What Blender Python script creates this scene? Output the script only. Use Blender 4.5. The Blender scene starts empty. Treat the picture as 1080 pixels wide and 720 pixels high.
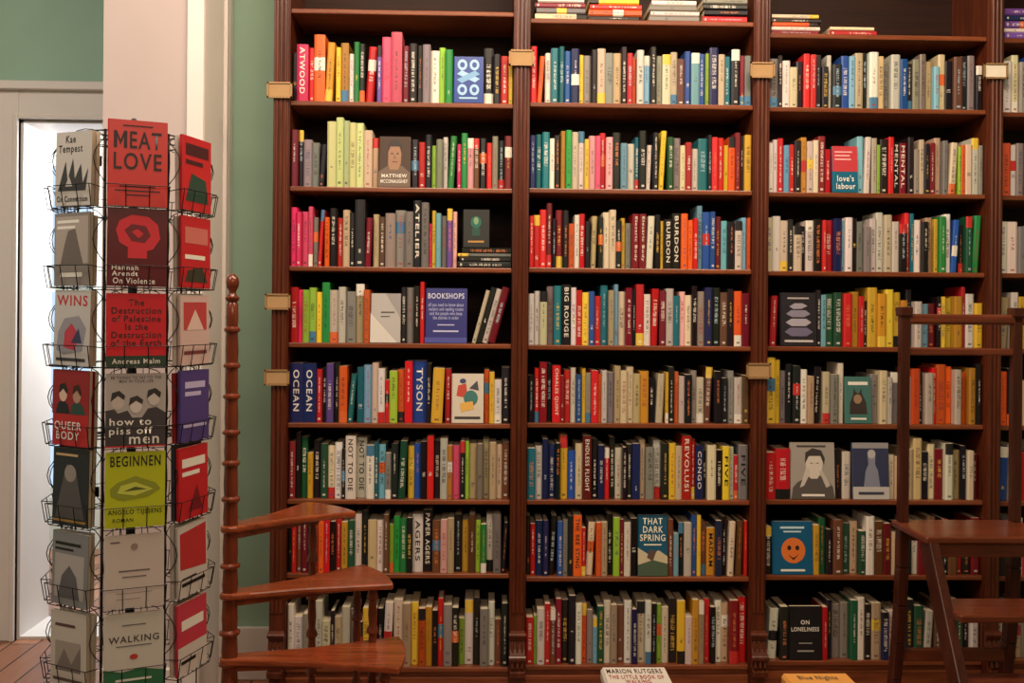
import bpy, math, random, re
from mathutils import Vector, Matrix, Euler
random.seed(7)
scene=bpy.context.scene
COLL=scene.collection
try:
    scene.view_settings.view_transform='Standard'
    scene.view_settings.look='None'
except Exception: pass

# ------------------------------------------------------------------ camera
F=1040.0; YH=330.0
CAM=Vector((0,-3.5,1.4)); PSI=0.030; RHO=0.0085
RM=(Matrix.Rotation(-PSI,3,'Z')@Matrix.Rotation(math.pi/2,3,'X')@Matrix.Rotation(RHO,3,'Z'))
cd=bpy.data.cameras.new('camera'); cam=bpy.data.objects.new('camera',cd); COLL.objects.link(cam)
cam.matrix_world=Matrix.Translation(CAM)@RM.to_4x4()
cd.sensor_width=36; cd.lens=36*F/1080; cd.shift_y=-(360-YH)/1080; cd.clip_start=0.05
scene.camera=cam
def P(px,py,y):
    d=RM@Vector(((px-540)/F,(YH-py)/F,-1))
    return CAM+d*((y-CAM.y)/d.y)

# ------------------------------------------------------------------ colours / materials
def lin(c):
    r=[]
    for v in c[:3]:
        v=v/255.0
        r.append(v/12.92 if v<=0.04045 else ((v+0.055)/1.055)**2.4)
    return (r[0],r[1],r[2],1.0)
MC={}
def mat_plain(name,c,rough=0.5,metal=0.0,bump=0.0,var=0.08,scale=30,spec=0.5):
    key=('p',name,tuple(c),rough)
    if key in MC: return MC[key]
    m=bpy.data.materials.new(name); m.use_nodes=True; nt=m.node_tree; b=nt.nodes['Principled BSDF']
    b.inputs['Roughness'].default_value=rough; b.inputs['Metallic'].default_value=metal
    b.inputs['Specular IOR Level'].default_value=spec
    tc=nt.nodes.new('ShaderNodeTexCoord'); n=nt.nodes.new('ShaderNodeTexNoise'); n.inputs['Scale'].default_value=scale
    n.inputs['Detail'].default_value=4
    nt.links.new(tc.outputs['Object'],n.inputs['Vector'])
    mx=nt.nodes.new('ShaderNodeMix'); mx.data_type='RGBA'
    l=lin(c); d=tuple(x*(1-var*2) for x in l[:3])+(1,)
    mx.inputs['A'].default_value=d; mx.inputs['B'].default_value=tuple(min(1,x*(1+var)) for x in l[:3])+(1,)
    nt.links.new(n.outputs['Fac'],mx.inputs['Factor']); nt.links.new(mx.outputs['Result'],b.inputs['Base Color'])
    if bump>0:
        bp=nt.nodes.new('ShaderNodeBump'); bp.inputs['Strength'].default_value=bump; bp.inputs['Distance'].default_value=0.002
        nt.links.new(n.outputs['Fac'],bp.inputs['Height']); nt.links.new(bp.outputs['Normal'],b.inputs['Normal'])
    MC[key]=m; return m
def mat_wood(name,c1,c2,axis='Z',rough=0.3,sc=14,coat=0.12,spec=0.4):
    m=bpy.data.materials.new(name); m.use_nodes=True; nt=m.node_tree; b=nt.nodes['Principled BSDF']
    tc=nt.nodes.new('ShaderNodeTexCoord'); mp=nt.nodes.new('ShaderNodeMapping')
    s={'X':(1,sc,sc),'Y':(sc,1,sc),'Z':(sc,sc,1)}[axis]
    mp.inputs['Scale'].default_value=s
    n=nt.nodes.new('ShaderNodeTexNoise'); n.inputs['Scale'].default_value=3; n.inputs['Detail'].default_value=8; n.inputs['Roughness'].default_value=0.65
    n.inputs['Distortion'].default_value=0.6
    nt.links.new(tc.outputs['Object'],mp.inputs['Vector']); nt.links.new(mp.outputs['Vector'],n.inputs['Vector'])
    cr=nt.nodes.new('ShaderNodeValToRGB'); cr.color_ramp.elements[0].position=0.3; cr.color_ramp.elements[1].position=0.7
    cr.color_ramp.elements[0].color=lin(c1); cr.color_ramp.elements[1].color=lin(c2)
    nt.links.new(n.outputs['Fac'],cr.inputs['Fac']); nt.links.new(cr.outputs['Color'],b.inputs['Base Color'])
    b.inputs['Roughness'].default_value=rough; b.inputs['Coat Weight'].default_value=coat; b.inputs['Coat Roughness'].default_value=0.2
    b.inputs['Specular IOR Level'].default_value=spec
    bp=nt.nodes.new('ShaderNodeBump'); bp.inputs['Strength'].default_value=0.15; bp.inputs['Distance'].default_value=0.001
    nt.links.new(n.outputs['Fac'],bp.inputs['Height']); nt.links.new(bp.outputs['Normal'],b.inputs['Normal'])
    return m
WOODV=mat_wood('mahogany_upright',(60,25,13),(104,48,26),'Z',0.32)
WOODH=mat_wood('mahogany_shelf',(82,38,20),(144,78,46),'X',0.3,14,.2)  # lighter than the uprights: front-edge highlight put into the wood colour
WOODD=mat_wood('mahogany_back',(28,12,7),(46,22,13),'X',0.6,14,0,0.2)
STEPW=mat_wood('polished_step_wood',(100,40,18),(166,80,42),'X',0.24,14,.35,.5)
STEPV=mat_wood('polished_turned_wood',(80,31,16),(130,57,32),'Z',0.24,14,.35,.5)
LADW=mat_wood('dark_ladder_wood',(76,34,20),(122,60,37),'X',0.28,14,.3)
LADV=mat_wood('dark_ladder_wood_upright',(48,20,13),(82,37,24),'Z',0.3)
WIRE=mat_plain('black_wire',(34,31,32),0.45,0.5)
BRASS=mat_plain('aged_brass',(160,124,82),0.5,0.25)
PAGE=mat_plain('page_paper',(205,188,160),0.9,0,0,0.1,200)
TRIM=mat_plain('white_trim_paint',(222,214,208),0.45,0,0.05,0.03,8)
PIER=mat_plain('pier_plaster',(186,170,166),0.7,0,0.1,0.04,6)
GREEN=mat_plain('green_wall_paint',(152,184,164),0.75,0,0.12,0.05,5)
GREY=mat_plain('ceiling_paint',(205,198,188),0.9,0,0.05,0.03,5)

def mat_floor():
    m=bpy.data.materials.new('oak_planks'); m.use_nodes=True; nt=m.node_tree; b=nt.nodes['Principled BSDF']
    tc=nt.nodes.new('ShaderNodeTexCoord'); mp=nt.nodes.new('ShaderNodeMapping'); mp.inputs['Rotation'].default_value=(0,0,math.radians(90))
    br=nt.nodes.new('ShaderNodeTexBrick'); br.inputs['Scale'].default_value=1
    br.inputs['Brick Width'].default_value=1.3; br.inputs['Row Height'].default_value=0.11; br.inputs['Mortar Size'].default_value=0.004
    br.inputs['Color1'].default_value=lin((180,120,88)); br.inputs['Color2'].default_value=lin((144,92,66)); br.inputs['Mortar'].default_value=lin((45,22,14))
    nt.links.new(tc.outputs['Object'],mp.inputs['Vector']); nt.links.new(mp.outputs['Vector'],br.inputs['Vector'])
    n=nt.nodes.new('ShaderNodeTexNoise'); n.inputs['Scale'].default_value=4; n.inputs['Detail'].default_value=6
    mp2=nt.nodes.new('ShaderNodeMapping'); mp2.inputs['Scale'].default_value=(10,1,1)
    nt.links.new(tc.outputs['Object'],mp2.inputs['Vector']); nt.links.new(mp2.outputs['Vector'],n.inputs['Vector'])
    mx=nt.nodes.new('ShaderNodeMix'); mx.data_type='RGBA'; mx.blend_type='MULTIPLY'; mx.inputs['Factor'].default_value=0.4
    nt.links.new(br.outputs['Color'],mx.inputs['A']); nt.links.new(n.outputs['Fac'],mx.inputs['B'])
    nt.links.new(mx.outputs['Result'],b.inputs['Base Color']); b.inputs['Roughness'].default_value=0.4
    return m
FLOOR=mat_floor()

def mat_book():
    m=bpy.data.materials.new('printed_book_cover'); m.use_nodes=True; nt=m.node_tree; b=nt.nodes['Principled BSDF']
    N=nt.nodes.new; L=nt.links.new
    def attr(n):
        a=N('ShaderNodeAttribute'); a.attribute_name=n; return a
    col,ink,band,par=attr('Col'),attr('Ink'),attr('Band'),attr('Par')
    uv=N('ShaderNodeUVMap'); uv.uv_map='UVMap'
    s=N('ShaderNodeSeparateXYZ'); L(uv.outputs['UV'],s.inputs[0])
    u,v=s.outputs[0],s.outputs[1]
    ps=N('ShaderNodeSeparateXYZ'); L(par.outputs['Vector'],ps.inputs[0])
    def M(op,a,bb=None):
        n=N('ShaderNodeMath'); n.operation=op
        for i,x in enumerate((a,bb)):
            if x is None: continue
            if isinstance(x,(int,float)): n.inputs[i].default_value=x
            else: L(x,n.inputs[i])
        return n.outputs[0]
    seed,ts,te,hw=ps.outputs[0],ps.outputs[1],ps.outputs[2],par.outputs['Alpha']
    du=M('ABSOLUTE',M('SUBTRACT',u,0.5))
    m1=M('MULTIPLY',M('GREATER_THAN',v,ts),M('LESS_THAN',v,te))
    m1=M('MULTIPLY',m1,M('LESS_THAN',du,hw))
    cv=M('FLOOR',M('ADD',M('MULTIPLY',v,96),M('MULTIPLY',seed,100)))
    cu=M('FLOOR',M('MULTIPLY',u,11))
    cb=N('ShaderNodeCombineXYZ'); L(cv,cb.inputs[0]); L(cu,cb.inputs[1]); L(seed,cb.inputs[2])
    wn=N('ShaderNodeTexWhiteNoise'); wn.noise_dimensions='3D'; L(cb.outputs[0],wn.inputs['Vector'])
    g=M('GREATER_THAN',wn.outputs['Value'],0.42)
    wn2=N('ShaderNodeTexWhiteNoise'); wn2.noise_dimensions='1D'; L(M('FLOOR',M('MULTIPLY',cv,0.5)),wn2.inputs['W'])
    g2=M('GREATER_THAN',wn2.outputs['Value'],0.22)
    mk=M('MULTIPLY',M('MULTIPLY',m1,g),g2)
    lg=M('MULTIPLY',M('MULTIPLY',M('GREATER_THAN',v,0.045),M('LESS_THAN',v,0.08)),M('LESS_THAN',du,0.2))
    mk=M('MAXIMUM',mk,M('MULTIPLY',lg,M('GREATER_THAN',seed,0.55)))
    mk=M('MULTIPLY',mk,0.75)
    bm=M('MULTIPLY',M('GREATER_THAN',v,band.outputs['Alpha']),M('LESS_THAN',v,M('ADD',band.outputs['Alpha'],0.2)))
    x1=N('ShaderNodeMix'); x1.data_type='RGBA'; L(bm,x1.inputs['Factor']); L(col.outputs['Color'],x1.inputs['A']); L(band.outputs['Color'],x1.inputs['B'])
    x2=N('ShaderNodeMix'); x2.data_type='RGBA'; L(mk,x2.inputs['Factor']); L(x1.outputs['Result'],x2.inputs['A']); L(ink.outputs['Color'],x2.inputs['B'])
    L(x2.outputs['Result'],b.inputs['Base Color'])
    L(M('ADD',0.24,M('MULTIPLY',seed,0.3)),b.inputs['Roughness'])
    b.inputs['Specular IOR Level'].default_value=0.45
    return m
BOOKM=mat_book()

# ------------------------------------------------------------------ mesh builder
class MB:
    def __init__(s): s.v=[];s.f=[]
    def add(s,v,f):
        o=len(s.v); s.v+= [tuple(x) for x in v]; s.f+=[tuple(i+o for i in q) for q in f]
    def box(s,a,b):
        x0,y0,z0=a;x1,y1,z1=b
        s.add([(x0,y0,z0),(x1,y0,z0),(x1,y1,z0),(x0,y1,z0),(x0,y0,z1),(x1,y0,z1),(x1,y1,z1),(x0,y1,z1)],
              [(0,3,2,1),(4,5,6,7),(0,1,5,4),(1,2,6,5),(2,3,7,6),(3,0,4,7)])
    def cone(s,p,q,r1,r2=None,n=8):
        if r2 is None: r2=r1
        p=Vector(p);q=Vector(q);d=(q-p).normalized()
        a=d.orthogonal().normalized();b=d.cross(a)
        v=[];f=[]
        for c,r in((p,r1),(q,r2)):
            for i in range(n):
                t=2*math.pi*i/n; v.append(c+a*r*math.cos(t)+b*r*math.sin(t))
        for i in range(n): f.append((i,(i+1)%n,n+(i+1)%n,n+i))
        f.append(tuple(reversed(range(n)))); f.append(tuple(range(n,2*n)))
        s.add(v,f)
    def path(s,pts,r,n=6):
        for i in range(len(pts)-1): s.cone(pts[i],pts[i+1],r,r,n)
    def lathe(s,prof,c,n=20):
        cx,cy,cz=c;v=[];f=[]
        for r,z in prof:
            for i in range(n):
                t=2*math.pi*i/n; v.append((cx+r*math.cos(t),cy+r*math.sin(t),cz+z))
        m=len(prof)
        for j in range(m-1):
            for i in range(n):
                f.append((j*n+i,j*n+(i+1)%n,(j+1)*n+(i+1)%n,(j+1)*n+i))
        f.append(tuple(reversed(range(n)))); f.append(tuple(range((m-1)*n,m*n)))
        s.add(v,f)
    def beam(s,p,q,w,h,up=(1,0,0)):
        p=Vector(p);q=Vector(q);d=(q-p).normalized();a=Vector(up);a=(a-d*a.dot(d)).normalized();b=d.cross(a)
        v=[]
        for c in(p,q):
            for sa,sb in((-1,-1),(1,-1),(1,1),(-1,1)): v.append(c+a*sa*w/2+b*sb*h/2)
        s.add(v,[(0,3,2,1),(4,5,6,7),(0,1,5,4),(1,2,6,5),(2,3,7,6),(3,0,4,7)])
    def prism(s,pts,z0,z1):
        n=len(pts); v=[(x,y,z0) for x,y in pts]+[(x,y,z1) for x,y in pts]
        s.add(v,[tuple(reversed(range(n))),tuple(range(n,2*n))]+[(i,(i+1)%n,n+(i+1)%n,n+i) for i in range(n)])
    def prism_x(s,pts,x0,x1):
        n=len(pts); v=[(x0,y,z) for y,z in pts]+[(x1,y,z) for y,z in pts]
        s.add(v,[tuple(reversed(range(n))),tuple(range(n,2*n))]+[(i,(i+1)%n,n+(i+1)%n,n+i) for i in range(n)])
    def obj(s,name,mat,parent=None,bevel=0,smooth=False,origin=None,kind=None):
        me=bpy.data.meshes.new(name)
        o=Vector(origin) if origin is not None else Vector((0,0,0))
        me.from_pydata([tuple(Vector(x)-o) for x in s.v],[],s.f); me.materials.append(mat)
        if smooth:
            for p in me.polygons: p.use_smooth=True
        ob=bpy.data.objects.new(name,me); COLL.objects.link(ob); ob.location=o
        if bevel:
            m=ob.modifiers.new('bevel','BEVEL'); m.width=bevel; m.segments=2; m.limit_method='ANGLE'
        if smooth:
            try: me.set_sharp_from_angle(angle=math.radians(40))
            except Exception: pass
        if parent is not None:
            ob.parent=parent; ob.location=o-parent.location
        if kind: ob['kind']=kind
        return ob
def empty(name,loc,label,cat):
    e=bpy.data.objects.new(name,None); COLL.objects.link(e); e.location=loc; e['label']=label; e['category']=cat
    e.empty_display_size=0.1; return e
def box_obj(name,a,b,mat,kind='structure',bevel=0):
    m=MB(); m.box(a,b); c=((a[0]+b[0])/2,(a[1]+b[1])/2,min(a[2],b[2]))
    return m.obj(name,mat,None,bevel,origin=c,kind=kind)

# ------------------------------------------------------------------ text / cover art
TEXTS=[]
def ink(c):
    return mat_plain('printed_ink',c,0.5,0,0,0.02,50)
def add_text(parent,s,cx,cz,w,h,c,y=-0.0009,vertical=False,bold=0.014,name='title_text'):
    cu=bpy.data.curves.new('t','FONT'); cu.body=s; cu.align_x='CENTER'; cu.offset=bold; cu.resolution_u=3; cu.space_character=1.16; cu.space_line=.9
    ob=bpy.data.objects.new('t',cu); COLL.objects.link(ob)
    TEXTS.append((ob,parent,cx,cz,w,h,c,y,vertical,name))
def flush_text():
    bpy.context.view_layer.update()
    dg=bpy.context.evaluated_depsgraph_get()
    for ob,parent,cx,cz,w,h,c,y,vert,name in TEXTS:
        me=bpy.data.meshes.new_from_object(ob.evaluated_get(dg))
        bpy.data.objects.remove(ob)
        xs=[v.co.x for v in me.vertices]; ys=[v.co.y for v in me.vertices]
        if not xs: continue
        x0,x1,y0,y1=min(xs),max(xs),min(ys),max(ys)
        for v in me.vertices:
            a=((v.co.x-x0)/(x1-x0)-.5)*w; b=((v.co.y-y0)/max(1e-6,y1-y0)-.5)*h
            if vert: v.co=(cx+b,y,cz-a)
            else: v.co=(cx+a,y,cz+b)
        me.materials.clear(); me.materials.append(ink(c)); me.name=name
        o=bpy.data.objects.new(name,me); COLL.objects.link(o); o.parent=parent
def flat(parent,pts,c,y,name='cover_art'):
    me=bpy.data.meshes.new(name); me.from_pydata([(x,y,z) for x,z in pts],[],[tuple(range(len(pts)))])
    me.materials.append(ink(c)); o=bpy.data.objects.new(name,me); COLL.objects.link(o); o.parent=parent
def draw_cover(parent,w,h,ops,off=0.0):
    k=1
    for op in ops:
        y=off-0.0003-0.00012*k; k+=1
        if op[0]=='t':
            _,s,cx,cz,tw,th,c=op; add_text(parent,s,(cx-.5)*w,cz*h,tw*w,th*h,c,y)
        elif op[0]=='r':
            _,x0,z0,x1,z1,c=op; flat(parent,[((x-.5)*w,z*h) for x,z in((x0,z0),(x1,z0),(x1,z1),(x0,z1))],c,y)
        elif op[0] in('p','q'):
            flat(parent,[((x-.5)*w,z*h) for x,z in op[1]],op[2],y,'cover_art' if op[0]=='p' else 'title_text')
        elif op[0]=='e':
            _,cx,cz,rx,rz,c=op
            flat(parent,[((cx-.5+rx*math.cos(t*math.pi/12))*w,(cz+rz*math.sin(t*math.pi/12))*h) for t in range(24)],c,y)

# ------------------------------------------------------------------ books
CP={'k':(26,23,25),'w':(216,208,198),'W':(206,190,162),'g':(130,124,118),'G':(30,80,52),'n':(40,140,68),'l':(182,192,130),
'e':(142,178,56),'r':(196,32,34),'R':(118,22,34),'o':(224,90,30),'y':(224,184,54),'Y':(192,136,44),'p':(220,80,108),
'P':(228,164,162),'m':(204,34,90),'b':(36,76,152),'B':(28,36,82),'c':(112,166,188),'t':(26,108,120),'T':(186,162,126),
'u':(106,68,46),'v':(104,70,148)}
CN={'k':'black','w':'white','W':'cream','g':'grey','G':'dark green','n':'green','l':'pale green','e':'lime green','r':'red',
'R':'maroon','o':'orange','y':'yellow','Y':'mustard','p':'pink','P':'pale pink','m':'magenta','b':'blue','B':'navy blue',
'c':'light blue','t':'teal','T':'beige','u':'brown','v':'purple'}
def book_geo(t,h,d,hard=False):
    r=min(0.004,0.22*t); c=0.0012 if not hard else 0.0022; c=min(c,t*0.2); p=0.0006 if not hard else 0.003
    O=[(-t/2,d),(-t/2,r),(-t/2+.22*t,0),(t/2-.22*t,0),(t/2,r),(t/2,d),(t/2-c,d),(t/2-c,r+c),(-t/2+c,r+c),(-t/2+c,d)]
    n=len(O); v=[(x,y,0) for x,y in O]+[(x,y,h) for x,y in O]
    f=[];uv=[];mi=[]
    for i in range(n):
        j=(i+1)%n; f.append((i,j,n+j,n+i)); mi.append(0)
        if i in(1,2,3):
            ui=(O[i][0]+t/2)/t; uj=(O[j][0]+t/2)/t
            uv.append([(ui,0),(uj,0),(uj,1),(ui,1)])
        else: uv.append([(0,-1)]*4)
    for q in((0,1,8,9),(1,2,7,8),(2,3,7),(3,4,7),(4,5,6,7)):
        f.append(tuple(n+i for i in q)); mi.append(0); uv.append([(0,-1)]*len(q))
        f.append(tuple(reversed(q))); mi.append(0); uv.append([(0,-1)]*len(q))
    x=t/2-c-.0002; o=len(v); y0=r+c; y1=d-p
    v+=[(-x,y0,p),(x,y0,p),(x,y1,p),(-x,y1,p),(-x,y0,h-p),(x,y0,h-p),(x,y1,h-p),(-x,y1,h-p)]
    for q in((0,3,2,1),(4,5,6,7),(0,1,5,4),(1,2,6,5),(2,3,7,6),(3,0,4,7)):
        f.append(tuple(o+i for i in q)); mi.append(1); uv.append([(0,-1)]*4)
    return v,f,uv,mi
def style(code,texted=False):
    c=list(CP[code]) if isinstance(code,str) else list(code)
    j=random.uniform(0.82,1.08); c=[max(8,min(232,x*j+random.uniform(-7,7))) for x in c]
    lum=.3*c[0]+.6*c[1]+.1*c[2]
    if lum<95: i=random.choice([(225,218,205)]*5+[(215,175,70),(210,120,70),(170,190,200)])
    else: i=random.choice([(40,36,38)]*4+[(150,50,50),(50,66,110),(90,60,45)])
    b=random.choice([(225,218,205),(30,28,30),(190,45,42),(222,186,70),(70,116,150),(210,100,50)])
    ba=-5.0
    x=random.random()
    if not texted:
        if x<.14: ba=random.choice([0.8,0.0])
        elif x<.20: ba=random.uniform(.3,.6)
    a=random.uniform(.15,.45); e=random.uniform(.7,.92); hw=random.choice([.10,.14,.19,.24])
    if random.random()<.12: e=a+.08
    if texted: a,e,hw=2,2,0
    return lin(c),lin(i),lin(b)[:3]+(ba,),(random.random() if not texted else 0.3,a,e,hw)
def mk_mesh(parts,name='book'):
    V=[];Fc=[];UV=[];MI=[];A=[[],[],[],[]]
    for geo,st,mx in parts:
        v,f,uv,mi=geo; o=len(V)
        for q in v:
            V.append(tuple(mx@Vector(q)) if mx is not None else q)
        for k in range(4): A[k]+=list(st[k])*len(v)
        Fc+=[tuple(i+o for i in q) for q in f]; UV+=[c for q in uv for c in q]; MI+=mi
    me=bpy.data.meshes.new(name); me.from_pydata(V,[],Fc)
    me.materials.append(BOOKM); me.materials.append(PAGE)
    me.polygons.foreach_set('material_index',MI)
    ul=me.uv_layers.new(name='UVMap'); ul.data.foreach_set('uv',[x for c in UV for x in c])
    for k,nm in enumerate(('Col','Ink','Band','Par')):
        at=me.attributes.new(nm,'FLOAT_COLOR','POINT'); at.data.foreach_set('color',A[k])
    return me
FACEROT=Matrix(((0,1,0,0),(-1,0,0,0),(0,0,1,0),(0,0,0,1)))
def face_book(w,h,t,code,loc,rotz,lean,ops,label,group,roll=0.0):
    geo=book_geo(t,h,w,False); st=style(code,True)
    st=(lin(CP[code] if isinstance(code,str) else code),)+st[1:]
    mx=Matrix.Translation((-w/2,t/2,0))@FACEROT
    me=mk_mesh([(geo,st,mx)]); ob=bpy.data.objects.new('book',me); COLL.objects.link(ob)
    ob.location=Vector(loc)+Vector((0,0,(t*math.sin(lean) if lean<1 else 0)+w/2*abs(math.sin(roll))))
    ob.rotation_euler=(Matrix.Rotation(rotz,3,'Z')@Matrix.Rotation(-lean,3,'X')@Matrix.Rotation(roll,3,'Y')).to_euler()
    ob['label']=label; ob['category']='book'; ob['group']=group
    draw_cover(ob,w,h,ops)
    return ob
PEND=[]
SC=297.0
W0=(232,226,216);K0=(28,24,26);R0=(190,36,40)
COV={
'dna':((34,62,140),[('e',.3,.82,.16,.12,(150,190,225)),('e',.3,.82,.08,.06,(34,62,140)),('e',.7,.82,.16,.12,(150,190,225)),('e',.7,.82,.08,.06,(34,62,140)),
 ('p',[(.12,.62),(.28,.7),(.88,.52),(.72,.44)],(150,190,225)),('p',[(.12,.5),(.28,.42),(.88,.62),(.72,.7)],(110,160,205)),('e',.3,.28,.16,.12,(150,190,225)),('e',.3,.28,.08,.06,(34,62,140)),('e',.7,.28,.16,.12,(150,190,225)),('e',.7,.28,.08,.06,(34,62,140)),('r',.2,.08,.8,.12,(150,190,225))],'blue paperback with a pale chain pattern shown face out'),
'facecov':((66,46,36),[('p',[(.0,.0),(1,.0),(1,.28),(.74,.42),(.3,.42),(0,.3)],(104,84,70)),('p',[(.3,.44),(.36,.34),(.62,.34),(.7,.46),(.72,.7),(.62,.84),(.4,.84),(.3,.7)],(150,112,86)),('p',[(.28,.66),(.3,.86),(.44,.95),(.62,.94),(.74,.82),(.72,.66),(.66,.8),(.36,.8)],(40,28,22)),('e',.42,.66,.04,.015,(50,32,26)),('e',.6,.66,.04,.015,(50,32,26)),('p',[(.49,.66),(.47,.56),(.55,.56)],(120,86,66)),('r',.42,.49,.6,.505,(96,50,42)),('t','MATTHEW',.5,.22,.8,.07,W0),('t','MCCONAUGHEY',.5,.11,.86,.07,W0)],'brown paperback with a portrait cover shown face out'),
'blackcov':((20,22,22),[('e',.5,.66,.2,.16,(20,96,80)),('e',.5,.7,.09,.1,(120,150,110)),('r',.35,.3,.65,.5,(18,70,58)),('r',.2,.12,.8,.17,(180,130,60))],'black paperback with a green figure shown face out'),
'greycov':((176,172,168),[('p',[(0,.0),(.9,.0),(.0,.6)],(206,200,192)),('p',[(.5,1),(1,1),(1,.5)],(150,146,146)),('r',.35,.6,.8,.63,(90,86,86)),('r',.35,.52,.65,.54,(90,86,86))],'grey paperback with slanted pale panels shown face out'),
'bluecov':((44,46,116),[('t','BOOKSHOPS',.5,.86,.86,.1,(205,205,220)),('t','all you need to know about\nreaders and reading rooms\nand the people who keep\nthe shelves in order',.5,.58,.84,.3,(170,172,210)),('r',.3,.32,.7,.34,(180,180,215)),('r',.0,.0,1,.1,(70,74,150)),('r',.2,.2,.8,.23,(180,180,215))],'blue hardcover with white lettering shown face out'),
'colcov':((206,196,180),[('p',[(.15,.55),(.5,.5),(.45,.8),(.2,.76)],(190,70,56)),('e',.6,.5,.22,.16,(60,116,110)),('p',[(.3,.22),(.7,.28),(.66,.44),(.26,.4)],(220,170,80)),('e',.35,.85,.1,.05,(60,66,110)),('p',[(.55,.7),(.85,.66),(.8,.86)],(70,70,80)),('r',.1,.08,.9,.13,(60,50,50))],'cream paperback with bright abstract shapes shown face out'),
'spring':((30,84,112),[('p',[(0,0),(1,0),(1,.32),(.7,.42),(.4,.34),(0,.46)],(196,184,152)),('p',[(0,0),(1,0),(1,.2),(.5,.26),(0,.18)],(70,90,70)),('p',[(.3,.3),(.5,.24),(.62,.4),(.4,.44)],(90,70,60)),('t','THAT\nDARK\nSPRING',.5,.76,.86,.38,(240,232,205)),('r',.2,.5,.8,.52,(240,232,205))],'teal paperback with bold cream lettering shown face out'),
'love':((20,98,126),[('r',0,.45,1,1,(186,44,54)),('r',.1,.86,.8,.89,(225,170,170)),('r',.1,.78,.7,.81,(225,170,170)),('r',.1,.7,.75,.73,(225,170,170)),('t',"love's\nlabour",.52,.22,.76,.3,W0)],'teal and red paperback with white lettering shown face out'),
'stones':((38,34,40),[('p',[(.25,.74),(.4,.8),(.62,.8),(.76,.75),(.6,.7),(.36,.69)],(150,145,160)),('p',[(.16,.6),(.3,.67),(.7,.67),(.84,.6),(.66,.54),(.32,.54)],(130,124,142)),('p',[(.14,.44),(.3,.51),(.72,.51),(.86,.44),(.7,.37),(.3,.37)],(160,154,166)),('p',[(.1,.26),(.26,.34),(.74,.34),(.9,.26),(.72,.18),(.3,.18)],(104,96,124)),('r',.1,.07,.9,.11,(190,180,180)),('r',.2,.88,.8,.91,(170,160,160))],'dark paperback with stacked pebbles shown face out'),
'tealcov':((70,112,106),[('p',[(.16,.2),(.84,.2),(.8,.45),(.66,.62),(.62,.76),(.54,.64),(.42,.66),(.34,.76),(.3,.6),(.18,.44)],(56,44,40)),('e',.48,.52,.16,.1,(150,120,95)),('r',.12,.82,.88,.89,W0),('r',.2,.08,.8,.12,W0)],'teal paperback with a dark animal picture shown face out'),
'portrait':((160,152,144),[('p',[(.0,0),(1,0),(.95,.22),(.78,.38),(.62,.42),(.42,.4),(.15,.3),(.04,.2)],(84,78,74)),('p',[(.36,.44),(.46,.36),(.6,.36),(.7,.48),(.74,.66),(.66,.8),(.44,.8),(.34,.66)],(206,196,184)),('p',[(.32,.62),(.34,.82),(.5,.9),(.7,.86),(.78,.72),(.76,.6),(.68,.76),(.42,.76)],(58,52,50)),('p',[(.2,.2),(.3,.24),(.44,.46),(.42,.54),(.34,.54),(.3,.44)],(196,186,174)),('p',[(.8,.2),(.9,.24),(.72,.5),(.64,.5)],(188,178,168)),('r',.44,.63,.5,.64,(70,60,58)),('r',.58,.63,.64,.64,(70,60,58)),('r',.14,.92,.8,.95,(70,64,64)),('r',.24,.05,.76,.09,W0)],'grey paperback with a pensive portrait shown face out'),
'navycov':((56,60,88),[('r',0,0,1,.22,(190,184,180)),('p',[(.3,.22),(.75,.22),(.7,.5),(.62,.62),(.64,.76),(.42,.76),(.44,.62),(.36,.5)],(130,134,152)),('e',.53,.8,.11,.08,(180,176,178)),('r',.15,.08,.85,.13,(60,60,80)),('r',.0,.9,1,1,(150,146,150))],'navy and grey paperback with a statue picture shown face out'),
'orangeface':((24,86,124),[('e',.52,.45,.3,.24,(216,112,44)),('e',.42,.5,.05,.045,K0),('e',.62,.5,.05,.045,K0),('p',[(.38,.38),(.52,.31),(.66,.38),(.52,.27)],K0),('r',.2,.86,.8,.9,(190,215,225)),('r',.28,.79,.72,.82,(190,215,225)),('r',.2,.06,.8,.1,W0)],'blue paperback with an orange round face shown face out'),
'lonely':((26,25,28),[('t','ON',.5,.7,.26,.08,W0),('t','LONELINESS',.5,.57,.84,.08,W0),('r',.3,.3,.7,.32,(150,145,140)),('r',.25,.15,.75,.18,(150,145,140))],'black paperback with white lettering shown face out'),
}
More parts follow.
